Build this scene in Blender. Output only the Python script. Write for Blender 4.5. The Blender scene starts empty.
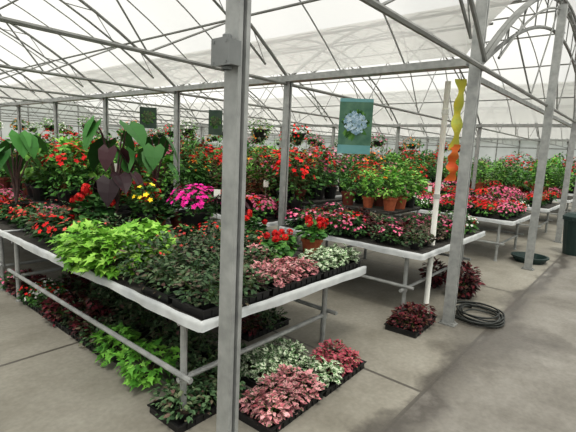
import bpy, math, random
from mathutils import Vector, Matrix
random.seed(7)
R=random.random
def U(a,b): return a+(b-a)*random.random()
scene=bpy.context.scene
COL=scene.collection
scene.view_settings.view_transform='Standard'
scene.view_settings.exposure=.22
scene.view_settings.gamma=.90
# ---------------------------------------------------------------- materials
def newmat(name):
    m=bpy.data.materials.new(name); m.use_nodes=True
    nt=m.node_tree; b=nt.nodes['Principled BSDF']
    return m,nt,b
def N(nt,t,**k):
    n=nt.nodes.new(t)
    for a,v in k.items(): setattr(n,a,v)
    return n
def ramp(nt,cols,interp='LINEAR'):
    r=N(nt,'ShaderNodeValToRGB'); cr=r.color_ramp; cr.interpolation=interp
    n=len(cols)
    while len(cr.elements)<n: cr.elements.new(0.5)
    for i,c in enumerate(cols):
        if len(c)==4: p,c=c[0],c[1:]
        else: p=i/(max(1,n-1))
        cr.elements[i].position=p
        cr.elements[i].color=(c[0],c[1],c[2],1)
    return r
def leafmat(name,cols,rough=.5,speckle=None,scale=60,thr=.5):
    m,nt,b=newmat(name)
    g=N(nt,'ShaderNodeNewGeometry'); r=ramp(nt,cols)
    nt.links.new(g.outputs['Random Per Island'],r.inputs[0])
    out=r.outputs[0]
    oi=N(nt,'ShaderNodeObjectInfo')
    hs=N(nt,'ShaderNodeHueSaturation'); hs.inputs['Saturation'].default_value=1.0
    mr=N(nt,'ShaderNodeMapRange'); mr.inputs[3].default_value=.7; mr.inputs[4].default_value=1.35
    nt.links.new(oi.outputs['Random'],mr.inputs[0]); nt.links.new(mr.outputs[0],hs.inputs['Value'])
    if speckle:
        tc=N(nt,'ShaderNodeTexCoord'); no=N(nt,'ShaderNodeTexNoise'); no.inputs['Scale'].default_value=scale
        nt.links.new(tc.outputs['Object'],no.inputs['Vector'])
        r2=ramp(nt,[(thr-.04,0,0,0),(thr+.04,1,1,1)])
        nt.links.new(no.outputs['Fac'],r2.inputs[0])
        mx=N(nt,'ShaderNodeMixRGB'); nt.links.new(r2.outputs[0],mx.inputs[0])
        nt.links.new(out,mx.inputs[1]); mx.inputs[2].default_value=(*speckle,1); out=mx.outputs[0]
    nt.links.new(out,hs.inputs['Color']); nt.links.new(hs.outputs[0],b.inputs['Base Color'])
    b.inputs['Roughness'].default_value=rough
    b.inputs['Specular IOR Level'].default_value=.3
    return m
def noisemat(name,c1,c2,scale=8,rough=.6,metal=0,bump=0):
    m,nt,b=newmat(name)
    tc=N(nt,'ShaderNodeTexCoord'); no=N(nt,'ShaderNodeTexNoise'); no.inputs['Scale'].default_value=scale; no.inputs['Detail'].default_value=5
    nt.links.new(tc.outputs['Object'],no.inputs['Vector'])
    r=ramp(nt,[(.3,*c1),(.7,*c2)]); nt.links.new(no.outputs['Fac'],r.inputs[0])
    nt.links.new(r.outputs[0],b.inputs['Base Color'])
    b.inputs['Roughness'].default_value=rough; b.inputs['Metallic'].default_value=metal
    if bump:
        bp=N(nt,'ShaderNodeBump'); bp.inputs['Strength'].default_value=bump; bp.inputs['Distance'].default_value=.01
        nt.links.new(no.outputs['Fac'],bp.inputs['Height']); nt.links.new(bp.outputs[0],b.inputs['Normal'])
    return m
M={}
M['galv']=noisemat('galvanised_steel',(.29,.30,.295),(.44,.45,.44),14,.5,.2)
M['galv2']=noisemat('galvanised_truss',(.18,.185,.175),(.28,.285,.275),5,.6,.1)
M['boxm']=noisemat('grey_box_metal',(.16,.17,.17),(.25,.26,.26),9,.5,.1)
M['black']=noisemat('black_plastic',(.008,.008,.009),(.018,.018,.018),20,.45)
M['terra']=noisemat('terracotta',(.36,.085,.035),(.48,.14,.06),20,.75)
M['brown']=noisemat('brown_plastic',(.14,.03,.02),(.22,.055,.032),20,.55)
M['soil']=noisemat('soil',(.02,.013,.008),(.06,.04,.025),60,.95,0,.6)
M['bench']=noisemat('bench_wood',(.035,.032,.028),(.08,.075,.065),6,.8)
M['cloth']=noisemat('white_sheet',(.44,.46,.47),(.66,.68,.68),5,.35)
M['white']=noisemat('white_paint',(.42,.42,.38),(.56,.56,.52),9,.5)
M['hose']=noisemat('rubber_hose',(.012,.014,.013),(.04,.045,.04),20,.4)
M['yellow']=noisemat('yellow_fabric',(.75,.58,.03),(.45,.55,.12),6,.6)
M['orange']=noisemat('orange_fabric',(.75,.08,.02),(.8,.28,.03),9,.6)
M['greenbin']=noisemat('green_plastic',(.015,.035,.032),(.022,.05,.045),9,.5)
# leaves
M['mid']=leafmat('leaf_mid_green',[(.025,.08,.018),(.05,.165,.032),(.095,.26,.05),(.18,.40,.085)])
M['dark']=leafmat('leaf_dark_green',[(.012,.04,.012),(.025,.08,.02),(.05,.14,.035),(.095,.22,.055)])
M['bright']=leafmat('leaf_bright_green',[(.06,.20,.03),(.13,.35,.055),(.24,.5,.09),(.38,.62,.15)])
M['lime']=leafmat('leaf_lime',[(.08,.24,.02),(.17,.42,.04),(.28,.58,.07),(.40,.68,.13)])
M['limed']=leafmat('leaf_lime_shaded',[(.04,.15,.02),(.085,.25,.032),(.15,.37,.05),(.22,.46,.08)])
M['dusty']=leafmat('leaf_dusty_green',[(.025,.06,.025),(.065,.13,.055),(.14,.23,.11),(.15,.08,.07)])
M['purple']=leafmat('leaf_dark_purple',[(.03,.013,.018),(.06,.02,.028),(.09,.032,.04)],.45)
M['coleus']=leafmat('leaf_burgundy',[(.05,.01,.014),(.14,.018,.03),(.24,.035,.05),(.07,.06,.02)],.5,(.02,.012,.008),40,.52)
M['bronze']=leafmat('leaf_bronze',[(.06,.05,.015),(.16,.05,.03),(.10,.14,.03),(.2,.08,.04)])
M['pinkleaf']=leafmat('leaf_pink_speckled',[(.55,.17,.21),(.70,.29,.32),(.8,.44,.46),(.38,.10,.13)],.6,(.10,.12,.06),75,.55)
M['roseleaf']=leafmat('leaf_rose_speckled',[(.46,.08,.13),(.54,.12,.17),(.36,.05,.09)],.6,(.09,.11,.05),70,.55)
M['whiteleaf']=leafmat('leaf_white_speckled',[(.50,.58,.40),(.68,.74,.58),(.56,.62,.46)],.6,(.06,.18,.045),75,.52)
M['paledust']=leafmat('leaf_pale_mottled',[(.42,.18,.2),(.50,.33,.3),(.2,.24,.14),(.54,.22,.27)],.6,(.06,.10,.035),60,.5)
M['stem']=noisemat('plant_stem',(.06,.12,.02),(.10,.18,.04),20,.6)
M['darkstem']=noisemat('dark_stem',(.05,.03,.03),(.12,.06,.05),20,.5)
def fl(name,cols): M[name]=leafmat('petal_'+name,cols,.55)
fl('red',[(.55,.006,.01),(.75,.014,.018),(.85,.04,.03)])
fl('coral',[(.8,.09,.07),(.85,.18,.13),(.72,.05,.05)])
fl('pink',[(.70,.08,.22),(.80,.18,.33),(.86,.34,.44)])
fl('hotpink',[(.50,.006,.20),(.68,.014,.29),(.78,.04,.38)])
fl('white',[(.75,.75,.7),(.85,.85,.8)])
fl('yel',[(.85,.6,.02),(.9,.74,.06)])
fl('orangef',[(.85,.22,.02),(.9,.36,.03)])
fl('blue',[(.16,.28,.38),(.34,.48,.58),(.58,.68,.75)])
def sheetmat(name,tr,col,colb,sc=.6):
    m=bpy.data.materials.new(name); m.use_nodes=True; nt=m.node_tree; nt.nodes.clear()
    o=N(nt,'ShaderNodeOutputMaterial'); mx=N(nt,'ShaderNodeMixShader'); mx.inputs[0].default_value=tr
    tl=N(nt,'ShaderNodeBsdfTranslucent'); tp=N(nt,'ShaderNodeBsdfTransparent')
    tc=N(nt,'ShaderNodeTexCoord'); no=N(nt,'ShaderNodeTexNoise'); no.inputs['Scale'].default_value=sc; no.inputs['Detail'].default_value=3
    mp=N(nt,'ShaderNodeMapping'); mp.inputs['Scale'].default_value=(.35,1,1)
    nt.links.new(tc.outputs['Object'],mp.inputs[0]); nt.links.new(mp.outputs[0],no.inputs['Vector'])
    r=ramp(nt,[(.3,*colb),(.7,*col)]); nt.links.new(no.outputs['Fac'],r.inputs[0])
    nt.links.new(r.outputs[0],tl.inputs[0]); nt.links.new(r.outputs[0],tp.inputs[0])
    nt.links.new(tl.outputs[0],mx.inputs[1]); nt.links.new(tp.outputs[0],mx.inputs[2]); nt.links.new(mx.outputs[0],o.inputs[0])
    return m
M['roof']=sheetmat('poly_film',.5,(.92,.915,.885),(.84,.84,.81))
M['wallsheet']=sheetmat('wall_film',.35,(.62,.64,.61),(.42,.45,.42))
# floor
def floormat():
    m,nt,b=newmat('concrete_floor')
    L=nt.links.new
    tc=N(nt,'ShaderNodeTexCoord'); sp=N(nt,'ShaderNodeSeparateXYZ'); L(tc.outputs['Object'],sp.inputs[0])
    def mth(op,a,bb=None):
        n=N(nt,'ShaderNodeMath',operation=op)
        for i,v in enumerate((a,bb)):
            if v is None: continue
            if isinstance(v,(int,float)): n.inputs[i].default_value=v
            else: L(v,n.inputs[i])
        return n.outputs[0]
    no=N(nt,'ShaderNodeTexNoise'); no.inputs['Scale'].default_value=1.3; no.inputs['Detail'].default_value=8; no.inputs['Roughness'].default_value=.65
    L(tc.outputs['Object'],no.inputs['Vector'])
    nf=N(nt,'ShaderNodeTexNoise'); nf.inputs['Scale'].default_value=30; nf.inputs['Detail'].default_value=5
    L(tc.outputs['Object'],nf.inputs['Vector'])
    slab=ramp(nt,[(.32,.21,.196,.160),(.5,.29,.273,.230),(.7,.355,.337,.292)]); L(no.outputs['Fac'],slab.inputs[0])
    apr=ramp(nt,[(.36,.165,.153,.131),(.5,.235,.221,.195),(.65,.30,.285,.257)]); L(no.outputs['Fac'],apr.inputs[0])
    mask=mth('LESS_THAN',sp.outputs[1],1.02)
    mx=N(nt,'ShaderNodeMixRGB'); L(mask,mx.inputs[0]); L(slab.outputs[0],mx.inputs[1]); L(apr.outputs[0],mx.inputs[2])
    px=mth('LESS_THAN',mth('PINGPONG',mth('SUBTRACT',sp.outputs[0],2.8),1.525),.014)
    px=mth('MULTIPLY',px,mth('GREATER_THAN',sp.outputs[1],1.02))
    py=mth('LESS_THAN',mth('PINGPONG',mth('SUBTRACT',sp.outputs[1],1.02),1.2),.014)
    wob=mth('MULTIPLY',mth('SUBTRACT',no.outputs['Fac'],.5),.9)
    dy=mth('ABSOLUTE',mth('ADD',mth('SUBTRACT',sp.outputs[1],.97),wob))
    st2=N(nt,'ShaderNodeMapRange'); L(dy,st2.inputs[0]); st2.inputs[1].default_value=.02; st2.inputs[2].default_value=.16; st2.inputs[3].default_value=.75; st2.inputs[4].default_value=0
    # damp patch by the hose (a stain on the concrete)
    vd=N(nt,'ShaderNodeVectorMath',operation='DISTANCE'); L(tc.outputs['Object'],vd.inputs[0]); vd.inputs[1].default_value=(4.2,.95,0)
    dd=mth('ADD',vd.outputs['Value'],mth('MULTIPLY',wob,1.6))
    st4=N(nt,'ShaderNodeMapRange'); L(dd,st4.inputs[0]); st4.inputs[1].default_value=.35; st4.inputs[2].default_value=.75; st4.inputs[3].default_value=.55; st4.inputs[4].default_value=0
    seam=mth('MAXIMUM',mth('MAXIMUM',mth('MULTIPLY',mth('MAXIMUM',px,py),.8),st2.outputs[0]),st4.outputs[0])
    mx2=N(nt,'ShaderNodeMixRGB'); L(seam,mx2.inputs[0]); L(mx.outputs[0],mx2.inputs[1]); mx2.inputs[2].default_value=(.065,.056,.047,1)
    mx3=N(nt,'ShaderNodeMixRGB',blend_type='MULTIPLY'); mx3.inputs[0].default_value=.25
    fr=ramp(nt,[(.3,.5,.5,.5),(.7,1.2,1.2,1.2)]); L(nf.outputs['Fac'],fr.inputs[0])
    L(mx2.outputs[0],mx3.inputs[1]); L(fr.outputs[0],mx3.inputs[2]); L(mx3.outputs[0],b.inputs['Base Color'])
    rr=N(nt,'ShaderNodeMapRange'); L(seam,rr.inputs[0]); rr.inputs[1].default_value=0; rr.inputs[2].default_value=.7; rr.inputs[3].default_value=.7; rr.inputs[4].default_value=.35
    L(rr.outputs[0],b.inputs['Roughness'])
    bp=N(nt,'ShaderNodeBump'); bp.inputs['Strength'].default_value=.12; bp.inputs['Distance'].default_value=.01; L(nf.outputs['Fac'],bp.inputs['Height']); L(bp.outputs[0],b.inputs['Normal'])
    return m
M['floor']=floormat()
# ---------------------------------------------------------------- mesh builder
class MB:
    def __init__(s): s.v=[]; s.f=[]; s.mi=[]
    def add(s,vs,fs,m=0):
        o=len(s.v); s.v+= [tuple(p) for p in vs]
        for f in fs: s.f.append(tuple(i+o for i in f)); s.mi.append(m)
    def box(s,x0,x1,y0,y1,z0,z1,m=0):
        s.add([(x0,y0,z0),(x1,y0,z0),(x1,y1,z0),(x0,y1,z0),(x0,y0,z1),(x1,y0,z1),(x1,y1,z1),(x0,y1,z1)],
              [(0,3,2,1),(4,5,6,7),(0,1,5,4),(1,2,6,5),(2,3,7,6),(3,0,4,7)],m)
    def tube(s,p,q,r,n=8,m=0,r2=None,cap=True):
        s.path([p,q],[r,r if r2 is None else r2],n,m,cap)
    def path(s,pts,rs,n=6,m=0,cap=True):
        pts=[Vector(p) for p in pts]; vs=[];fs=[]
        for i,p in enumerate(pts):
            d=(pts[min(i+1,len(pts)-1)]-pts[max(i-1,0)]).normalized()
            a=Vector((0,0,1)) if abs(d.z)<.9 else Vector((1,0,0))
            u=d.cross(a).normalized(); w=d.cross(u)
            r=rs[i] if isinstance(rs,(list,tuple)) else rs
            for k in range(n):
                t=2*math.pi*k/n; vs.append(p+u*math.cos(t)*r+w*math.sin(t)*r)
        for i in range(len(pts)-1):
            for k in range(n):
                a=i*n+k;b=i*n+(k+1)%n
                fs.append((a,b,b+n,a+n))
        if cap:
            fs.append(tuple(range(n))); fs.append(tuple(range(len(vs)-1,len(vs)-1-n,-1)))
        s.add(vs,fs,m)
    def lathe(s,prof,n=16,m=0,c=(0,0,0)):
        vs=[];fs=[]
        for r,z in prof:
            for k in range(n):
                t=2*math.pi*k/n; vs.append((c[0]+r*math.cos(t),c[1]+r*math.sin(t),c[2]+z))
        for i in range(len(prof)-1):
            for k in range(n):
                a=i*n+k;b=i*n+(k+1)%n
                fs.append((a,b,b+n,a+n))
        s.add(vs,fs,m)
    def leaf(s,b,d,n,L,W,prof,droop=.25,fold=.15,m=0):
        b=Vector(b); d=d.normalized(); sd=d.cross(n)
        if sd.length<1e-4: sd=d.orthogonal()
        sd.normalize(); n=sd.cross(d).normalized()
        def P(u,w): return b+d*u*L-n*droop*L*u*u*(1 if u>0 else 0)+sd*w*W+n*abs(w)*W*fold
        vs=[b]; fs=[]
        for um,ue,w in prof: vs+= [P(um,0),P(ue,w),P(ue,-w)]
        vs.append(P(1,0)); k=len(prof); t=len(vs)-1
        fs.append((0,1,2)); fs.append((0,3,1))
        for i in range(k-1):
            a=1+3*i; c=a+3
            fs.append((a,c,c+1,a+1)); fs.append((a,a+2,c+2,c))
        a=1+3*(k-1); fs.append((a,t,a+1)); fs.append((a,a+2,t))
        s.add(vs,fs,m)
    def mesh(s,name,mats,smooth=False):
        me=bpy.data.meshes.new(name); me.from_pydata(s.v,[],s.f)
        for mm in mats: me.materials.append(M[mm] if isinstance(mm,str) else mm)
        for p,i in zip(me.polygons,s.mi): p.material_index=i; p.use_smooth=smooth
        me.update(); return me
OVAL=[(.3,.3,.42),(.65,.65,.36)]
HEART=[(.03,-.18,.28),(.18,.1,.5),(.5,.5,.4),(.8,.8,.18)]
LOBED=[(.03,-.15,.3),(.15,.12,.55),(.3,.22,.25),(.5,.5,.45),(.65,.6,.16)]
LONG=[(.25,.25,.42),(.6,.6,.42),(.85,.85,.2)]
ROUND=[(.08,-.05,.34),(.4,.4,.5),(.8,.8,.38)]
UP=Vector((0,0,1))
def obj(name,me,parent=None,loc=(0,0,0),rot=0,sc=1,label=None,cat=None,group=None,kind=None):
    o=bpy.data.objects.new(name,me); o.location=loc; o.rotation_euler=(0,0,rot)
    o.scale=(sc,sc,sc) if not isinstance(sc,tuple) else sc
    COL.objects.link(o)
    if parent: o.parent=parent
    if label: o['label']=label
    if cat: o['category']=cat
    if group: o['group']=group
    if kind: o['kind']=kind
    return o
# ---------------------------------------------------------------- plant templates
def rdir(zmin=-.1):
    while True:
        v=Vector((U(-1,1),U(-1,1),U(zmin,1)))
        if .05<v.length<=1: return v.normalized()
def dome(n,c,rx,rz,L,W,prof,mid,zmin=-.55,droop=.3,inner=.45,up=.3,stems=8,sr=.004,stemm=None,zfloor=.02,lump=.0):
    mb=MB(); c=Vector(c)
    lobes=[(rdir(-.2),U(1-lump,1+lump*1.2)) for _ in range(9)]
    for i in range(n):
        v=rdir(zmin); k=U(inner,1)**.6*U(.9,1.08)
        if lump:
            k*=max(lobes,key=lambda l:l[0].dot(v))[1]
        p=c+Vector((v.x*rx*k,v.y*rx*k,v.z*rz*k))
        if p.z<zfloor: p.z=zfloor+R()*.03
        d=(Vector((v.x,v.y,v.z*.4))+Vector((U(-.6,.6),U(-.6,.6),U(-.3,.4)))+UP*up*.3).normalized()
        nn=(v*.6+UP*.8+Vector((U(-.4,.4),U(-.4,.4),0))).normalized()
        s_=U(.7,1.2)
        mb.leaf(p-d*L*.4,d,nn,L*s_,W*s_,prof,droop,.18,0)
        if i<stems: mb.path([Vector((v.x*.02,v.y*.02,c.z-rz*.5)),(Vector((v.x*rx*.3,v.y*rx*.3,c.z)) ),p],[sr,sr*.8,sr*.5],4,1)
    return mb.mesh('foliage',[mid,stemm or 'stem'])
def disc(mb,p,v,r,k=5,m=0):
    v=v.normalized(); a=v.orthogonal().normalized(); b=v.cross(a); o=U(0,6)
    vs=[p]; fs=[]
    for i in range(k):
        t=o+2*math.pi*i/k; h=math.pi/k*.95
        e=a*math.cos(t)+b*math.sin(t)
        l=a*math.cos(t-h)+b*math.sin(t-h); rr=a*math.cos(t+h)+b*math.sin(t+h)
        j=len(vs); vs+=[p+l*r*.6+v*r*.16,p+e*r+v*r*.1,p+rr*r*.6+v*r*.16]
        fs+=[(0,j,j+1),(0,j+1,j+2)]
    mb.add(vs,fs,m)
def blooms(n,c,rx,rz,r,mat,zmin=.1,head=0,hr=.04,split=False):
    c=Vector(c); out=[]; mb=MB()
    for i in range(n):
        v=rdir(zmin); k=U(.95,1.12)
        p=c+Vector((v.x*rx*k,v.y*rx*k,v.z*rz*k))
        if head:
            p=p+UP*hr
            mb.path([c+(p-c)*.5,p],[.003,.003],4,1)
            for j in range(head):
                w=rdir(-.8); disc(mb,p+w*hr*U(.7,1),w,r)
            if split: out.append(('flower_head',mb.mesh('flower_head',[mat,'stem']))); mb=MB()
        else: disc(mb,p,(v+UP*.5+Vector((U(-.3,.3),U(-.3,.3),0))),r*U(.8,1.15))
    if not split: out.append(('flowers',mb.mesh('flowers',[mat,'stem'])))
    return out
def potmesh(r,h,mat):
    mb=MB()
    mb.lathe([(.001,0),(r*.72,0),(r*.95,h*.82),(r*1.06,h*.83),(r*1.08,h),(r*.98,h),(r*.94,h*.86)],14,0)
    mb.lathe([(r*.95,h*.88),(.001,h*.9)],14,1)
    return mb.mesh('pot',[mat,'soil'],False)
T={}
def reg(k,name,label,cat,*variants): T[k]=(name,label,cat,variants)
def simple(k,name,label,cat,pr,ph,pmat,n,rx,rz,L,W,prof,lm,fl=None,nv=2,zc=None,split=False,extra=None,**kw):
    vs=[]
    pm=potmesh(pr,ph,pmat)
    for i in range(nv):
        c=(0,0,ph+(rz*.25 if zc is None else zc))
        parts=[('pot',pm),('foliage',dome(n,c,rx,rz,L,W,prof,lm,**kw))]
        if fl:
            fn,fr,fm,hd,hr=fl
            parts+=blooms(fn,c,rx,rz,fr,fm,(.05 if kw.get('zfloor',0)>=0 else -.6) if not hd else .25,hd,hr,split)
        if extra: parts.append(extra)
        vs.append(parts)
    reg(k,name,label,cat,*vs)
PP='potted plant'
simple('pinkhyp','potted_polka_dot_plant','small polka dot plant with pink speckled leaves in a black pot',PP,.055,.07,'black',150,.105,.085,.045,.034,OVAL,'pinkleaf',nv=3)
simple('rosehyp','potted_polka_dot_plant','small polka dot plant with deep rose speckled leaves',PP,.055,.07,'black',150,.105,.085,.045,.034,OVAL,'roseleaf')
simple('whitehyp','potted_polka_dot_plant','small polka dot plant with white and green speckled leaves',PP,.055,.07,'black',150,.105,.085,.045,.034,OVAL,'whiteleaf',nv=3)
simple('pale','potted_bedding_plant','bedding plant with pale pinkish mottled leaves in a black pot',PP,.06,.07,'black',130,.12,.085,.05,.04,OVAL,'paledust')
simple('dusty','potted_fuchsia','trailing fuchsia with small grey-green leaves and few pink buds',PP,.08,.09,'black',380,.20,.18,.042,.028,OVAL,'dusty',fl=(7,.014,'coral',0,0),nv=3,zmin=-.6,lump=.3)
simple('dustysm','potted_fuchsia','young fuchsia with small grey-green leaves in a black tray',PP,.055,.07,'black',150,.115,.11,.040,.026,OVAL,'dusty',nv=3,lump=.25)
simple('lime','potted_sweet_potato_vine','sweet potato vine with bright lime lobed leaves',PP,.09,.09,'black',260,.22,.19,.075,.07,LOBED,'lime',nv=3,zmin=-.45,droop=.45,lump=.25)
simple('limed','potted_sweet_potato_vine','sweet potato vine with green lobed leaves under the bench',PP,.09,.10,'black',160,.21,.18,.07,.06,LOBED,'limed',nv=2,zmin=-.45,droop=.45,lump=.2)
simple('coleus','potted_coleus','coleus with dark burgundy leaves in a black pot',PP,.07,.08,'black',120,.14,.11,.06,.044,OVAL,'coleus')
simple('redbed','potted_begonia','dark green bedding begonia covered in small red flowers',PP,.07,.08,'black',150,.155,.12,.05,.038,ROUND,'dark',fl=(36,.02,'red',0,0),nv=3,lump=.15)
simple('coralbed','potted_impatiens','leafy impatiens with coral pink flowers in a black pot',PP,.07,.08,'black',150,.155,.12,.05,.035,OVAL,'dark',fl=(34,.019,'coral',0,0),nv=2,lump=.15)
simple('pinkbed','potted_impatiens','leafy impatiens with pink flowers in a black pot',PP,.07,.08,'black',140,.155,.12,.05,.035,OVAL,'dark',fl=(38,.02,'pink',0,0),nv=2,lump=.15)
simple('whitebed','potted_impatiens','leafy impatiens with white flowers in a black pot',PP,.07,.08,'black',140,.155,.12,.05,.035,OVAL,'mid',fl=(38,.02,'white',0,0),nv=2)
simple('pinkmass','potted_petunia','petunia smothered in pink blooms on a bench',PP,.09,.12,'black',110,.18,.13,.06,.04,OVAL,'mid',fl=(78,.026,'pink',0,0),nv=2,lump=.1)
simple('redmass','potted_petunia','petunia smothered in red blooms on a bench',PP,.09,.12,'black',110,.18,.13,.06,.04,OVAL,'mid',fl=(70,.026,'red',0,0),nv=2,lump=.1)
simple('yelbed','potted_marigold','tall green plant topped with few yellow flowers',PP,.08,.2,'black',130,.13,.18,.06,.035,LONG,'mid',fl=(14,.03,'yel',0,0),nv=1,zc=.12)
simple('ger','potted_geranium','geranium with round green leaves and red flower heads',PP,.085,.12,'terra',130,.15,.11,.06,.06,ROUND,'mid',fl=(5,.017,'red',28,.034),nv=3,split=True)
simple('gertall','potted_geranium','geranium with red flower heads in an orange terracotta pot',PP,.10,.20,'terra',130,.155,.12,.06,.06,ROUND,'mid',fl=(7,.018,'red',28,.036),nv=1,split=True,zmin=-.05)
simple('gerdark','potted_geranium','large bushy geranium with bright red flower heads in a terracotta pot',PP,.11,.18,'terra',190,.21,.22,.075,.075,ROUND,'dark',fl=(9,.020,'red',28,.042),nv=2,split=True,zmin=-.3)
simple('hot','potted_petunia','full petunia with hot magenta pink flowers in a wide black pot',PP,.17,.26,'black',300,.28,.22,.07,.045,OVAL,'dark',fl=(130,.032,'hotpink',0,0),nv=1,zmin=-.3,lump=.12)
SH=dict(zc=.26,lump=.35)
simple('bush','potted_shrub','tall bushy shrub with fresh green leaves in a brown pot',PP,.12,.22,'brown',400,.25,.33,.07,.034,LONG,'mid',nv=4,zmin=-.8,**SH)
simple('bushb','potted_shrub','tall bright green leafy plant in a terracotta pot',PP,.12,.22,'terra',330,.24,.30,.075,.045,LOBED,'bright',nv=3,zmin=-.8,**SH)
simple('bushc','potted_shrub','broad bright leafy plant in a black pot',PP,.12,.20,'black',190,.27,.28,.11,.07,ROUND,'bright',nv=2,zmin=-.8,**SH)
simple('bushd','potted_shrub','tall dark green leafy shrub in a black pot',PP,.12,.20,'black',380,.26,.34,.07,.035,LONG,'dark',nv=2,zmin=-.8,**SH)
simple('bushr','potted_mandevilla','tall green climber with many red blooms',PP,.12,.20,'black',360,.26,.34,.065,.04,OVAL,'mid',fl=(46,.038,'red',0,0),nv=3,zmin=-.8,**SH)
simple('bushp','potted_hydrangea','tall leafy plant with pink flower heads',PP,.12,.20,'black',300,.26,.28,.07,.045,OVAL,'mid',fl=(46,.036,'pink',0,0),nv=2,zmin=-.8,**SH)
simple('busho','potted_lantana','tall leafy plant dotted with orange blooms',PP,.12,.20,'brown',320,.25,.28,.065,.04,OVAL,'mid',fl=(26,.03,'orangef',0,0),nv=1,zmin=-.7,**SH)
simple('bushbr','potted_shrub','tall shrub with reddish bronze leaves in a brown pot',PP,.12,.22,'brown',330,.25,.32,.075,.038,LONG,'bronze',nv=2,zmin=-.8,**SH)
simple('redcol','potted_coleus','large coleus with dark red and brown leaves',PP,.11,.15,'black',200,.22,.22,.10,.065,OVAL,'coleus',nv=2,zmin=-.5)
mb=MB()
for i in range(3):
    a=2.09*i; mb.tube((.15*math.cos(a),.15*math.sin(a),.15),(0,0,.55),.003,4)
mb.path([(0,0,.55),(0,0,.60),(.02,0,.62),(.03,0,.60)],.004,4)
HG=('hanger',mb.mesh('hanger',['galv2']))
for k,fm,lm,lab in(('hbp','pink','mid','hanging basket overflowing with pink flowers'),('hbr','red','mid','hanging basket overflowing with red flowers'),('hbg','white','bright','hanging basket of bright green foliage with white flowers'),('hbo','orangef','mid','hanging basket with orange flowers')):
    simple(k,'hanging_basket',lab+' on wire hanger','hanging plant',.15,.15,'black',190,.25,.20,.065,.04,OVAL,lm,fl=(44,.03,fm,0,0),nv=1,zc=.02,zmin=-1,zfloor=-.3,extra=HG,lump=.15)
def spiky(k,name,label,lm,pm,n,L,W,h0=.0,emin=.5):
    vs=[]
    for _ in range(2):
        mb=MB()
        for i in range(n):
            a=U(0,6.28); el=U(emin,1.5)
            d=Vector((math.cos(a)*math.cos(el),math.sin(a)*math.cos(el),math.sin(el)))
            mb.leaf(Vector((math.cos(a)*.02,math.sin(a)*.02,.18+h0*R())),d,Vector((-math.cos(a)*math.sin(el),-math.sin(a)*math.sin(el),math.cos(el))),L*U(.6,1.1),W*U(.7,1.1),LONG,U(.2,.6),.25)
        vs.append([('pot',potmesh(.12,.2,pm)),('foliage',mb.mesh('foliage',[lm]))])
    reg(k,name,label,PP,*vs)
spiky('canna','potted_canna','canna lily with broad upright green leaves','mid','black',24,.5,.10,.25,1.0)
spiky('palm','potted_palm','palm with narrow arching green leaves','bright','terra',70,.45,.035,.1,.7)
def ears(k,label,lm,n,hmin,hmax,LL,stm,seed,dz=(.25,1.0)):
    random.seed(seed); vs=[]
    for _ in range(2):
        st=MB(); lf=MB()
        for i in range(n):
            a=6.28*i/n+U(-.4,.4); h=U(hmin,hmax); rr=U(.06,.22)
            top=Vector((math.cos(a)*rr,math.sin(a)*rr,.2+h))
            st.path([(0,0,.2),(top.x*.25,top.y*.25,.2+h*.5),(top.x*.7,top.y*.7,.2+h*.88),top],[.014,.011,.008,.006],6)
            d=Vector((math.cos(a),math.sin(a),-U(*dz)))
            nn=Vector((math.cos(a)*.7,math.sin(a)*.7,1))
            s_=U(.75,1.15)
            lf.leaf(top,d,nn,LL*s_,LL*.82*s_,HEART,.22,.2)
        vs.append([('pot',potmesh(.13,.22,'black')),('stems',st.mesh('stems',[stm],True)),('leaves',lf.mesh('leaves',[lm],False))])
    reg(k,'potted_elephant_ear',label,PP,*vs)
M['earg']=leafmat('leaf_elephant_green',[(.04,.15,.03),(.07,.22,.05),(.025,.09,.022)],.5)
ears('earg','elephant ear with large green heart-shaped leaves on tall stalks','earg',8,.5,.88,.29,'darkstem',3,(.5,1.6))
ears('earp','elephant ear with dark purple leaves in a black pot','purple',13,.25,.65,.22,'darkstem',5,(.6,1.8))
random.seed(11)
CR=Vector((.6452,-.7617,.0462)); CU=Vector((.0871,.1336,.9878)); CF=Vector((.759,.634,-.1527)); CAM=Vector((0,0,1.65))
def visible(x,y,z,mg=90):
    v=Vector((x,y,z))-CAM; c=v.dot(CF)
    if c<.3: return False
    px=288+427*v.dot(CR)/c; py=216-427*v.dot(CU)/c
    return -mg<px<576+mg and -mg<py<432+mg
COUNT={}
def place(k,x,y,z,s=1.,label=None,group=None,rot=None):
    name,lab,cat,vars_=T[k]
    COUNT[k]=COUNT.get(k,0)+1
    root=obj(name,None,loc=(x,y,z),rot=U(0,6.28) if rot is None else rot,sc=s,label=label or lab,cat=cat)
    root.empty_display_size=.05
    if group: root['group']=group
    for pn,me in random.choice(vars_): obj(pn,me,parent=root)
    return root
def fill(x0,x1,y0,y1,dx,dy,z,kinds,s=(.85,1.15),jit=.2,group=None,skip=()):
    nx=max(1,int(round((x1-x0)/dx))); ny=max(1,int(round((y1-y0)/dy)))
    for i in range(nx):
        for j in range(ny):
            x=x0+(i+.5)*(x1-x0)/nx+U(-jit,jit)*dx; y=y0+(j+.5)*(y1-y0)/ny+U(-jit,jit)*dy
            if not visible(x,y,z+.2,40): continue
            if any((x-a)**2+(y-b)**2<c*c for a,b,c in skip): continue
            k=random.choice(kinds)
            place(k,x,y,z,U(*s),group=group or 'potted plants on the benches')
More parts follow.
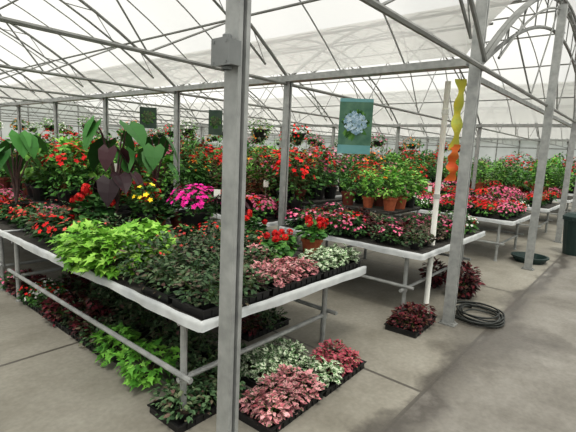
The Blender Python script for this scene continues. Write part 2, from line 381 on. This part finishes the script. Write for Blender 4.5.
def traymesh(L,W,H=.055):
    mb=MB(); t=.004
    mb.box(-L/2,L/2,-W/2,W/2,0,t)
    mb.box(-L/2,L/2,-W/2,-W/2+t,t,H); mb.box(-L/2,L/2,W/2-t,W/2,t,H)
    mb.box(-L/2,-L/2+t,-W/2+t,W/2-t,t,H); mb.box(L/2-t,L/2,-W/2+t,W/2-t,t,H)
    for a,b,c,d in((-L/2-.012,L/2+.012,-W/2-.012,-W/2),(-L/2-.012,L/2+.012,W/2,W/2+.012),(-L/2-.012,-L/2,-W/2,W/2),(L/2,L/2+.012,-W/2,W/2)):
        mb.box(a,b,c,d,H-.006,H)
    n=9
    for i in range(1,n):
        x=-L/2+L*i/n; mb.box(x-.003,x+.003,-W/2-.006,-W/2,.006,H-.006); mb.box(x-.003,x+.003,W/2,W/2+.006,.006,H-.006)
    return mb.mesh('tray',['black'])
TR=traymesh(.54,.30)
def tray(x,y,z,kind,nx=3,ny=2,rot=0,s=1,grp='nursery trays'):
    obj('nursery_tray',TR,loc=(x,y,z),rot=rot,label='black plastic nursery tray holding small potted plants',cat='tray',group=grp)
    c,sn=math.cos(rot),math.sin(rot); q=0
    for i in range(nx):
        for j in range(ny):
            a=(-.5+(i+.5)/nx)*.50; b=(-.5+(j+.5)/ny)*.26
            k=kind if isinstance(kind,str) else (kind[q] if isinstance(kind,tuple) else random.choice(kind)); q+=1
            place(k,x+a*c-b*sn,y+a*sn+b*c,z+.005,U(.9,1.12)*s,group='small plants in nursery trays')
# ---------------------------------------------------------------- camera
cd=bpy.data.cameras.new('camera'); cam=bpy.data.objects.new('camera',cd); COL.objects.link(cam)
f=CF.normalized(); r_=(CR-f*CR.dot(f)).normalized(); u_=r_.cross(f)
mt=Matrix(((r_.x,u_.x,-f.x,CAM.x),(r_.y,u_.y,-f.y,CAM.y),(r_.z,u_.z,-f.z,CAM.z),(0,0,0,1)))
cam.matrix_world=mt; cd.sensor_width=36; cd.lens=36*427/576; cd.clip_end=200; scene.camera=cam
# ---------------------------------------------------------------- shell
mb=MB(); mb.box(-8,36,-8,30,-.1,0); obj('floor',mb.mesh('floor',['floor']),kind='structure',label='grey concrete greenhouse floor with slab joints')
BAY=7.94; X0=4.24; Y0=1.29; SY=2.35; GZ=2.54; RISE=1.5; HC=4.6
def archz(x,xa): u=(x-xa)/BAY; return GZ+RISE*(1-(2*u-1)**2)
YR=Y0+.18
mb=MB()
for bi in range(-1,3):
    xa=X0+BAY*bi; n=20
    vs=[];fs=[]
    for i in range(n+1):
        x=xa+BAY*i/n; z=archz(x,xa)+.06
        vs+=[(x,YR,z),(x,30,z),(x,YR,HC)]
    for i in range(n): a=3*i; fs.append((a,a+3,a+4,a+1)); fs.append((a,a+2,a+5,a+3))
    mb.add(vs,fs)
mb.add([(-4,YR,HC),(30,YR,HC),(30,-2,HC+.9),(-4,-2,HC+.9),(30,-6,HC),(-4,-6,HC)],[(0,1,2,3),(3,2,4,5)])
obj('ceiling',mb.mesh('ceiling',['roof'],True),kind='structure',label='arched translucent white plastic greenhouse roof')
XE=X0+3*BAY-.3
def wall(name,p,q,h):
    mb=MB(); p=Vector(p);q=Vector(q); d=(q-p)
    L=d.length; n=int(L/1.2)
    mb.add([p,q,q+UP*h,p+UP*h],[(0,1,2,3)],0)
    for i in range(n+1):
        c=p+d*i/n
        mb.tube(c,c+UP*h,.03,4,1)
    for z in (.05,1.0,2.4): mb.tube(p+UP*z,q+UP*z,.03,4,1)
    obj(name,mb.mesh(name,['wallsheet','galv2']),kind='structure',label='translucent plastic greenhouse wall with steel studs')
wall('wall_north',(-4,24,0),(XE,24,0),4)
wall('wall_east',(XE,-6,0),(XE,24,0),4)
wall('wall_west',(-4,-6,0),(-4,24,0),2.6)
wall('wall_south',(-4,-6,0),(XE,-6,0),HC)
# posts
def chan(a,b,h,t=.006,mat='galv'):
    mb=MB()
    mb.box(-a/2,-a/2+t,-b/2,b/2,0,h)
    mb.box(a/2-t,a/2,-b/2,b/2,0,h)
    mb.box(-a/2+t,a/2-t,b/2-t,b/2,0,h)
    mb.box(-a/2+t,-a/2+a*.34,-b/2,-b/2+t,0,h); mb.box(a/2-a*.34,a/2-t,-b/2,-b/2+t,0,h)
    mb.box(-a/2+a*.30,-a/2+a*.34,-b/2+t,-b/2+.02,0,h); mb.box(a/2-a*.34,a/2-a*.30,-b/2+t,-b/2+.02,0,h)
    return mb.mesh('shaft',[mat])
def bp(a,b):
    mb=MB(); mb.box(-a,a,-b,b,0,.012)
    for sx in(-1,1):
        for sy in(-1,1): mb.lathe([(.012,.012),(.012,.025),(.001,.025)],6,0,(sx*(a-.025),sy*(b-.025),0))
    return mb.mesh('base_plate',['galv2'])
def post(x,y,a,b,h,label):
    r=obj('support_post',None,loc=(x,y,0),label=label,cat='post',group='greenhouse support posts')
    obj('shaft',chan(a,b,h),parent=r); obj('base_plate',bp(a/2+.03,b/2+.03),parent=r)
    return r
pn=post(1.19,Y0,.06,.078,3.3,'galvanised steel channel post beside the front bench, with junction box')
mb=MB(); mb.box(-.092,-.031,-.055,.035,1.955,2.045); mb.box(-.097,-.091,-.06,.04,1.95,2.05)
mb.lathe([(.018,0),(.018,.02),(.012,.025)],10,0,(-.062,-.01,2.045))
mb.lathe([(.02,0),(.02,.012),(.001,.012)],10,0,(-.062,-.01,1.94))
for sy in(-.045,.025):
    for z in(1.962,2.036): mb.box(-.100,-.097,sy-.004,sy+.004,z-.004,z+.004)
obj('junction_box',mb.mesh('junction_box',['boxm']),parent=pn,label='grey metal electrical junction box')
post(4.20,1.35,.065,.10,HC-.03,'tall galvanised steel post standing at the bench end beside the hose')
post(7.34,1.25,.07,.105,3.85,'tall galvanised steel post at the edge of the aisle')
post(10.4,Y0,.07,.10,3.2,'galvanised steel post beside the far bench')
pmesh=chan(.07,.08,GZ-.04); pb=bp(.07,.07)
for bi in range(0,3):
    for j in range(0,9):
        x=X0+bi*BAY; y=Y0+SY*j
        if bi==0 and j==0: continue
        if not visible(x,y,2,60): continue
        r=obj('support_post',None,loc=(x,y,0),label='galvanised steel post holding up the roof gutter',cat='post',group='greenhouse support posts')
        obj('shaft',pmesh,parent=r); obj('base_plate',pb,parent=r)
# trusses
def trussmesh(thick=1.):
    mb=MB(); n=24
    pts=[Vector((BAY*i/n,0,archz(BAY*i/n,0))) for i in range(n+1)]
    low=[]
    for i,p in enumerate(pts):
        u=i/n; dx=BAY; dz=-4*RISE*(2*u-1)
        nn=Vector((-dz,0,dx)).normalized(); low.append(p-nn*.17)
    mb.path(pts,.020*thick,6,0); mb.path(low[1:-1],.014*thick,5,0)
    for i in range(1,n-1):
        mb.tube(low[i] if i%2 else pts[i],pts[i+1] if i%2 else low[i+1],.006,4,0)
    cz=GZ-.07
    mb.tube((0,0,cz),(BAY,0,cz),.021,6,0)
    k=[0,.12,.25,.38,.5,.62,.75,.88,1]
    def az(u): return archz(BAY*u,0)-.17
    for a,b in((2,1),(2,3),(4,3),(4,5),(6,5),(6,7)): mb.tube((BAY*k[a],0,cz),(BAY*k[b],0,az(k[b])),.010,4,0)
    return mb.mesh('roof_truss',['galv2'])
tm=trussmesh()
for bi in range(-1,3):
    for j in range(0,10):
        obj('roof_truss',tm,loc=(X0+bi*BAY,Y0+SY*j,0),label='arched steel roof truss with lattice webbing and tie rod',cat='roof truss',group='roof trusses')
mb=MB(); n=24
mb.path([(BAY*i/n,0,archz(BAY*i/n,0)+.03) for i in range(n+1)],.010,4)
hm=mb.mesh('roof_hoop',['galv'])
for bi in range(-1,3):
    for j in range(0,7):
        for q in(1/3,2/3): obj('roof_hoop',hm,loc=(X0+bi*BAY,Y0+SY*(j+q),0),label='slim curved steel hoop under the plastic roof',cat='roof hoop',group='roof hoops')
mb=MB(); n=28
o1=[Vector((BAY*i/n,0,archz(BAY*i/n,0)-.02)) for i in range(n+1)]
o2=[Vector((BAY*i/n,0,GZ-.05+(RISE-.42)*(1-(2*i/n-1)**2))) for i in range(n+1)]
mb.path(o1,.034,8); mb.path(o2,.022,8)
for i in range(3,n-2,2):
    mb.tube(o2[i],o1[i],.009,5)
obj('end_arch',mb.mesh('end_arch',['galv2']),loc=(X0+BAY*0,Y0+.05,0),label='heavy double curved steel arch with spokes above the post line',cat='roof arch')
def gut(y0):
    mb=MB(); mb.box(-.07,.07,y0,24,-.01,0.005); mb.box(-.07,-.062,y0,24,0.005,.06); mb.box(.062,.07,y0,24,0.005,.06)
    return mb.mesh('gutter_beam',['galv'])
gm2=gut(Y0+.14)
for bi in range(0,3): obj('gutter_beam',gm2,loc=(X0+bi*BAY,0,GZ-.035),label='long galvanised roof gutter beam resting on posts',cat='beam',group='roof gutters')
mb=MB(); mb.tube((0,YR+.02,0),(0,24,0),.014,5); pu=mb.mesh('roof_purlin',['galv2'])
for bi in range(-1,3):
    for u in(.1,.23,.37,.5,.63,.77,.9):
        x=BAY*u; obj('roof_purlin',pu,loc=(X0+bi*BAY+x,0,archz(x,0)+.0),label='thin steel purlin running under the plastic roof',cat='purlin',group='roof purlins')
mb=MB(); mb.box(X0+.06,X0+BAY-.1,-.018,.018,-.025,.025); obj('cross_beam',mb.mesh('cross_beam',['galv']),loc=(0,Y0+.12,GZ-.12),label='galvanised steel cross beam joining the tall posts',cat='beam')
# ---------------------------------------------------------------- benches
def bench(x0,x1,y0,y1,zt=.68,label='greenhouse bench with pipe frame and white plastic skirt',legsp=1.9,li=.04,ri=.3):
    w=x1-x0; l=y1-y0
    r=obj('plant_bench',None,loc=(x0,y0,0),label=label,cat='bench',group='greenhouse benches')
    mb=MB(); n=int(w/.15); mb.box(0,w,0,l,zt-.03,zt-.012)
    for i in range(n):
        a=w*i/n; mb.box(a+.006,a+w/n-.006,0,l,zt-.012,zt)
    obj('benchtop',mb.mesh('benchtop',['bench']),parent=r)
    mb=MB()
    per=[(0,0),(w,0),(w,l),(0,l),(0,0)]; pts=[]
    for i in range(4):
        a=Vector((*per[i],0)); b=Vector((*per[i+1],0)); d=b-a; nn=Vector((d.y,-d.x,0)).normalized(); m=int(d.length/.02)
        for k in range(m):
            t=k/m; p=a+d*t; pts.append((p,nn))
    rows=[]; rs=random.Random(3)
    wv=[.5*math.sin(i*.62)+.5*math.sin(i*.33+2)+.3*(rs.random()-.5) for i in range(len(pts))]
    hg=[.5*math.sin(i*.13)+.5*math.sin(i*.057+1) for i in range(len(pts))]
    for z,o,wa in((zt+.012,-.012,.4),(zt+.006,.004,.5),(zt-.012,.009,.8),(zt-.032,.010,1.2),(zt-.048,.013,1.7)):
        rows.append([p+nn*(o+.004*wa*wv[i]+.003*math.sin(i*.37+z*25))+UP*(z+(.010*hg[i]+.003*wv[i] if z<zt-.04 else .002*wv[i])) for i,(p,nn) in enumerate(pts)])
    vs=sum(rows,[]); m=len(pts); fs=[]
    for k in range(4):
        for i in range(m): fs.append((k*m+i,k*m+(i+1)%m,(k+1)*m+(i+1)%m,(k+1)*m+i))
    mb.add(vs,fs); obj('skirt',mb.mesh('skirt',['cloth'],True),parent=r,label='rumpled white plastic skirt')
    nl=max(2,int(l/legsp)+1); ys=[.21+(l-.42)*i/(nl-1) for i in range(nl)]
    mb=MB(); mb.tube((0,0,0),(0,0,zt-.05),.022,10); mb.lathe([(.03,.0),(.03,.015),(.022,.02)],10); mb.lathe([(.03,.24),(.03,.29)],10)
    lm=mb.mesh('leg',['galv'])
    for yy in ys:
        for xx in (li,w-ri): obj('leg',lm,parent=r,loc=(xx,yy,0))
    mb=MB(); mb.tube((0,0,.265),(w-ri+li,0,.265),.018,8); m1=mb.mesh('rail',['galv'])
    mb=MB(); mb.tube((0,0,zt-.055),(w,0,zt-.055),.018,8); m2=mb.mesh('rail',['galv'])
    for yy in ys: obj('rail',m1,parent=r,loc=(0,yy,0)); obj('rail',m2,parent=r,loc=(0,yy,0))
    mb=MB(); mb.tube((0,.1,.30),(0,l-.05,.30),.018,8); m3=mb.mesh('rail',['galv'])
    for xx in(li-.03,w-ri+.03): obj('rail',m3,parent=r,loc=(xx,0,0))
    return r
ZT=.687
bench(1.42,3.21,1.77,4.95); bench(1.42,3.21,5.0,8.6,label='greenhouse bench with pipe frame crowded with taller plants')
bench(4.03,6.1,1.6,3.5,li=.10,ri=.2); bench(4.03,6.1,3.76,5.84); bench(4.03,6.1,6.1,8.2); bench(4.33,6.1,8.8,12.4)
for y in(1.55,5.3,9.0): bench(7.45,9.1,y,y+3.5)
for y in(1.5,5.3,9.0): bench(10.2,11.9,y,y+3.5)
for x in(13.2,16.2): 
    for y in(1.5,5.3): bench(x,x+1.8,y,y+3.5)
def stand(x0,x1,y0,y1,h):
    r=obj('plant_stand',None,loc=(x0,y0,ZT),label='low slatted riser shelf standing on a bench under pots',cat='stand',group='riser shelves')
    mb=MB(); w=x1-x0;l=y1-y0; n=6
    mb.box(0,w,.02,.06,h-.04,h-.015); mb.box(0,w,l-.06,l-.02,h-.04,h-.015)
    for i in range(n): mb.box(w*i/n+.01,w*(i+1)/n-.01,0,l,h-.015,h)
    obj('shelf_top',mb.mesh('shelf_top',['bench']),parent=r)
    mb=MB(); mb.tube((0,0,0),(0,0,h-.04),.012,6); lm=mb.mesh('leg',['galv'])
    for a in(.04,w-.04):
        for b in(.04,l-.04): obj('leg',lm,parent=r,loc=(a,b,0))
# ---- bench 1 plants
tray(1.73,1.95,ZT,'dustysm',s=1.05); tray(2.31,1.95,ZT,'pinkhyp',s=.95); tray(2.89,1.95,ZT,'whitehyp',s=.95)
tray(1.73,2.29,ZT,'dustysm',s=1.15); tray(2.26,2.29,ZT,['dustysm','pinkhyp','dustysm'])
fill(1.48,2.3,2.47,2.80,.27,.25,ZT,['dusty'],jit=.1,s=(.9,1.1))
for x,y in((1.53,2.90),(1.86,2.95),(1.53,3.18),(1.88,3.22),(1.58,3.42)): place('lime',x,y,ZT,U(.95,1.05),group='lime sweet potato vines')
for x,y,s in((2.64,2.34,.85),(2.84,2.40,.85)): place('ger',x,y,ZT,s,group='red geraniums')
place('gertall',3.06,2.26,ZT,.95); place('gerdark',3.0,2.95,ZT,.66)
fill(2.35,2.85,2.5,3.1,.26,.26,ZT,['dusty','redbed','coralbed','dusty'])
fill(2.3,3.15,3.1,3.4,.27,.25,ZT,['coralbed','redbed','dusty','pinkbed'],skip=((3.0,2.95,.22),(3.05,3.35,.2)))
place('hot',2.88,3.72,ZT,1.0)
place('earp',2.22,4.2,ZT,1.12,label='elephant ear with dark purple leaves standing among red flowers',rot=.5)
place('earg',2.40,4.5,ZT,1.12,label='tall elephant ear with green leaves beside the purple one',rot=1.2)
place('earg',2.95,4.6,ZT,.98,rot=2)
place('yelbed',2.40,3.90,ZT+.0,1.15)
place('gerdark',1.95,4.12,ZT,1.0,label='tall geranium with bright red heads beside dark elephant ear')
place('earp',3.06,3.32,ZT,.8,rot=4)
place('lime',1.98,3.52,ZT,.7)
fill(1.48,2.1,3.68,5.0,.25,.25,ZT,['redbed','coralbed','pinkbed','redbed','dusty','coralbed'],s=(.85,1.3),skip=((2.22,4.2,.15),(1.95,4.12,.2)))
fill(2.2,3.15,3.98,5.0,.32,.32,ZT,['gerdark','bushr','bush','bushc','gerdark'],s=(.65,.9),skip=((2.22,4.2,.2),(2.40,4.5,.15),(2.88,3.72,.38),(2.95,4.6,.15),(2.40,3.90,.2),(1.95,4.12,.2)))
fill(1.48,2.05,5.05,8.5,.26,.28,ZT,['redbed','coralbed','pinkbed','bush','redmass','pinkbed','pinkmass'],s=(.75,1.1))
stand(2.05,3.1,5.1,8.4,.16)
fill(2.08,3.1,5.15,8.4,.33,.36,ZT+.16,['bush','bushr','bushb','bushr','gerdark','bush','busho','palm','bushc','bushd','bushb'],s=(.65,1.15))
place('earg',1.75,5.6,ZT,.95,rot=3)
# under bench 1
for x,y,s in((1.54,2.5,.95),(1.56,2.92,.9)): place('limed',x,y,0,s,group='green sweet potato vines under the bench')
tray(1.62,3.3,0,['dustysm','dustysm','coleus'],rot=1.57)
tray(1.95,2.25,0,'dustysm'); tray(1.62,2.02,0,'dustysm',s=.95); tray(1.62,3.87,0,['coleus','dustysm'],rot=1.57); tray(1.62,4.45,0,['redbed','whitebed','dustysm'],rot=1.57,s=.85); tray(1.62,5.03,0,['redbed','coleus','pinkbed'],rot=1.57,s=.9)
tray(2.0,3.4,0,'dustysm',rot=1.57); tray(2.0,4.0,0,'dustysm',rot=1.57); tray(2.0,4.6,0,['dustysm','coleus'],rot=1.57); tray(2.0,2.75,0,'dustysm',rot=1.57)
tray(2.75,2.6,0,['coleus','dustysm'],s=.8); tray(2.4,3.2,0,['coleus','dustysm'],s=.8,rot=1.57)
tray(1.96,1.63,0,'pinkhyp',rot=.03); tray(2.26,1.955,0,'whitehyp',rot=.03); tray(2.53,1.64,0,('whitehyp','whitehyp','rosehyp','rosehyp','rosehyp','rosehyp'),rot=.03)
# ---- bench 2 plants
PX,PY=4.62,1.75
fill(4.1,5.0,1.66,2.6,.21,.21,ZT,['pale','pale','pinkbed','dustysm','pale','coleus'],group='pale mottled bedding plants',s=(.9,1.1),skip=((PX,PY,.1),))
fill(4.1,5.1,2.6,3.45,.21,.21,ZT,['coleus','redbed','pinkbed','pale','redbed'],s=(.85,1.15))
fill(5.0,5.6,1.66,2.4,.22,.22,ZT,['coleus','redbed','pale','pinkbed'],s=(.8,1.0))
fill(5.6,6.05,1.66,2.4,.22,.22,ZT,['whitebed','whitebed','redbed','dustysm'])
stand(5.15,6.05,2.5,3.45,.22)
kk=['bushb','bushb','bush','bushb','busho','bushr','bushc','bushp','bushr']
for i in range(3):
    for j in range(3): place(kk[i*3+j],5.28+.31*i,2.63+.33*j,ZT+.22,U(.68,.98),group='green plants in pots on a riser')
fill(4.1,4.85,3.85,5.8,.25,.25,ZT,['redbed','pinkbed','coralbed','coleus','redmass','pinkmass','bushbr'],s=(.75,1.1))
place('bushr',4.85,3.98,ZT,1.2,label='large red-flowering climber standing among bedding plants')
stand(4.95,6.05,3.82,5.8,.2)
fill(5.0,6.05,3.87,5.8,.32,.32,ZT+.2,['bush','bushb','bushr','bushbr','bushr','busho','bushp','bushp','palm','bushd'],s=(.65,1.1))
fill(4.1,6.05,6.2,8.1,.38,.40,ZT,['bush','bushr','bushb','bushp','bushbr','busho','bushr','bushc','bushp'],s=(.9,1.4))
fill(4.45,6.05,8.9,12.3,.5,.55,ZT,['bush','bushr','bushp','busho','bushb','bushc'],s=(1.1,1.5))
tray(3.88,1.60,0,'coleus',s=.8,rot=.05)
for x,y in((5.15,1.52),(5.5,1.62),(5.35,1.95)): place('redcol',x,y,0,.82,group='large burgundy coleus under the bench')
# ---- bench rows further
fill(7.5,9.05,1.6,3.6,.28,.28,ZT,['pinkmass','redmass','pinkmass','whitebed','redbed','pinkbed','redmass'],s=(.8,1.05))
fill(7.5,9.05,3.7,5.0,.36,.4,ZT,['bushr','bush','redmass','bushb','bushp','pinkmass'],s=(.7,1.15))
fill(7.5,9.05,5.3,12.4,.5,.58,ZT,['bushr','bushp','bush','bushb','bushbr','bushp','busho','bushr'],s=(.9,1.45))
fill(10.25,11.85,1.6,4.8,.32,.34,ZT,['redmass','pinkmass','redbed','whitebed','pinkbed'],s=(.9,1.15))
fill(10.25,11.85,4.9,12.4,.55,.7,ZT,['bushr','bush','bushp','bushb','bushp','bushb','busho','bushr'],s=(1.0,1.5))
fill(13.25,14.95,1.6,5.1,.45,.5,ZT,['pinkmass','redmass','bush','pinkmass','bushb'],s=(1.0,1.3))
fill(16.25,17.95,1.6,5.1,.5,.55,ZT,['bush','bushp','bushb','bushr'],s=(1.2,1.6))
for x in(13.25,16.25): fill(x,x+1.7,5.4,8.7,.55,.6,ZT,['bush','bushr','bushp','bushb'],s=(1.2,1.6))
random.seed(5)
hb=['hbp','hbr','hbg','hbo','hbp']
for j in range(2,8):
    for x in (5.0,6.2,7.4,8.6,9.8,11.0,13.2,14.6,16.0,17.4):
        y=Y0+SY*j
        if x<6 and j<4: continue
        if not visible(x,y,2,20) or R()<.2: continue
        place(random.choice(hb),x,y,GZ-.07-.60,1.0,group='hanging baskets on the tie rods')
# ---------------------------------------------------------------- misc
mb=MB(); pts=[]
for i in range(8*28+1):
    t=2*math.pi*i/28; k=i/28
    rr=.26+.05*math.sin(k*2.3)+.012*math.sin(t*.7+k); pts.append((rr*math.cos(t)+.05*math.sin(k*2.6),rr*.85*math.sin(t)+.04*math.cos(k*1.9),.011+.008*k*.9+.004*math.sin(t*3)))
pts+=[(.36,.12,.03),(.45,.22,.011),(.53,.30,.011),(.65,.28,.011)]
mb.path(pts,.0090,6); obj('garden_hose',mb.mesh('garden_hose',['hose'],True),loc=(4.62,1.18,0),rot=.4,label='loosely coiled dark rubber garden hose on the concrete by a post',cat='hose')
r=obj('drain_pipe',None,loc=(PX,PY,0),label='slender white vertical drain pipe passing the bench corner',cat='pipe')
mb=MB(); mb.tube((0,0,0),(0,0,2.44),.030,12); obj('pipe',mb.mesh('pipe',['white'],True),parent=r)
mb=MB()
mb.lathe([(.030,.9),(.038,.9),(.038,.95),(.030,.95)],12); bm_=mb.mesh('bracket',['white'])
obj('bracket',bm_,parent=r,loc=(0,0,.3)); obj('bracket',bm_,parent=r,loc=(0,0,1.2))
r=obj('hanging_streamer',None,loc=(4.29,1.50,1.42),label='yellow and orange fabric streamer hanging from the cross beam',cat='streamer')
def ribbon(z0,z1,w,ph,mat,nm):
    mb=MB(); n=30; vs=[];fs=[]
    for i in range(n+1):
        z=z0+(z1-z0)*i/n; a=ph+.35*math.sin(i*.35); ww=w*(.85+.25*math.sin(i*.7)); c=Vector((.012*math.sin(i*.5),.012*math.cos(i*.4),z)); d=Vector((math.cos(a),math.sin(a),0))*ww/2
        vs+=[c-d,c+d]
    for i in range(n): fs.append((2*i,2*i+1,2*i+3,2*i+2))
    mb.add(vs,fs); obj(nm,mb.mesh(nm,[mat],True),parent=r)
ribbon(.30,.98,.10,-.85,'yellow','ribbon'); ribbon(.0,.36,.11,-.9,'orange','tail')
mb=MB(); mb.tube((0,0,.97),(0,0,1.03),.003,4); obj('cord',mb.mesh('cord',['black']),parent=r)
# posters
M['postbg']=noisemat('poster_green',(.04,.13,.09),(.12,.24,.16),7,.5)
M['postband']=noisemat('poster_band',(.13,.33,.35),(.18,.4,.42),5,.5)
M['postdim']=noisemat('poster_dim',(.02,.05,.035),(.05,.08,.06),7,.5)
def poster(x,y,z,w,h,petal,label,bg='postbg',band='postband'):
    ang=math.atan2(y,x)-math.pi/2
    r=obj('hanging_poster',None,loc=(x,y,z),rot=ang,label=label,cat='poster',group='hanging posters')
    mb=MB(); mb.box(-w/2,w/2,-.004,.004,-h/2,h/2); obj('panel',mb.mesh('panel',[bg]),parent=r)
    mb=MB(); mb.box(-w/2,w/2,-.006,-.0045,-h/2,-h/2+h*.16); obj('caption_band',mb.mesh('caption_band',[band]),parent=r)
    mb=MB(); mb.box(-w/2,w/2,-.006,-.0045,h/2-h*.06,h/2); obj('caption_band',mb.mesh('caption_band',[band]),parent=r)
    mb=MB()
    for i in range(24):
        a=U(0,6.28); p=Vector((math.cos(a)*w*.12,-.0065,math.sin(a)*h*.1+.02*h)); mb.leaf(p,Vector((math.cos(a),0,math.sin(a))),Vector((0,-1,0)),w*.33,w*.16,OVAL,0,0)
    obj('printed_leaves',mb.mesh('printed_leaves',['mid']),parent=r)
    mb=MB()
    for i in range(150):
        a=U(0,6.28); q=math.sqrt(R())*w*.33; disc(mb,Vector((math.cos(a)*q,-.012-.00005*i,math.sin(a)*q+.06*h)),Vector((0,-1,0)),w*.055,4)
    obj('printed_flower',mb.mesh('printed_flower',[petal]),parent=r)
    mb=MB(); mb.tube((0,0,h/2),(0,0,2.46-z),.003,4); cm=mb.mesh('hanging_cord',['galv2'])
    for sx in(-1,1): obj('hanging_cord',cm,parent=r,loc=(sx*w*.45,0,0))
poster(5.27,3.25,2.02,.46,.76,'blue','hanging poster showing a grey-blue hydrangea bloom above the bench')
poster(5.9,7.0,2.14,.28,.5,'dusty','small dim hanging poster with greenish bloom','postdim','postdim')
poster(4.5,7.25,2.12,.30,.38,'dusty','small dim hanging poster with green leaves','postdim','postdim')
def card(x,y,z):
    r=obj('price_card',None,loc=(x,y,z),rot=math.atan2(y,x)-1.57+U(-.3,.3),label='small white price card on a thin stake',cat='sign',group='price cards')
    mb=MB(); mb.box(-.035,.035,-.002,.002,.24,.34); obj('card',mb.mesh('card',['white']),parent=r)
    mb=MB(); mb.tube((0,.004,0),(0,.004,.3),.003,5); obj('stake',mb.mesh('stake',['galv2']),parent=r)
for x,y,z in((2.95,3.45,ZT+.2),(2.5,4.7,ZT+.4),(2.9,5.2,ZT+.4),(4.5,4.2,ZT+.2),(7.8,3.1,ZT+.1)): card(x,y,z-.02)
r=obj('trash_bin',None,loc=(9.3,.86,0),label='dark green plastic bin standing on the concrete',cat='bin')
mb=MB(); mb.lathe([(.001,0),(.2,0),(.25,.62),(.27,.63),(.27,.67),(.24,.67),(.2,.03)],18); obj('body',mb.mesh('body',['greenbin'],False),parent=r)
mb=MB(); mb.lathe([(.275,.672),(.275,.70),(.2,.76),(.001,.78)],18); obj('lid',mb.mesh('lid',['greenbin'],False),parent=r)
mb=MB(); mb.lathe([(.001,0),(.22,0),(.27,.08),(.285,.08),(.285,.10),(.25,.10),(.21,.02),(.001,.02)],20); obj('shallow_tub',mb.mesh('shallow_tub',['greenbin']),loc=(7.95,1.35,0),label='shallow dark green plastic tub on the floor',cat='tub')
# ---------------------------------------------------------------- light
w=bpy.data.worlds.new('world'); scene.world=w; w.use_nodes=True
bg=w.node_tree.nodes['Background']; bg.inputs[0].default_value=(1,1,.985,1); bg.inputs[1].default_value=.95
sd=bpy.data.lights.new('sun','SUN'); sd.energy=3.0; sd.angle=math.radians(12); sd.color=(1,.97,.92)
so=bpy.data.objects.new('sun',sd); COL.objects.link(so); so.rotation_euler=(math.radians(15),math.radians(-18),0)
print(COUNT)
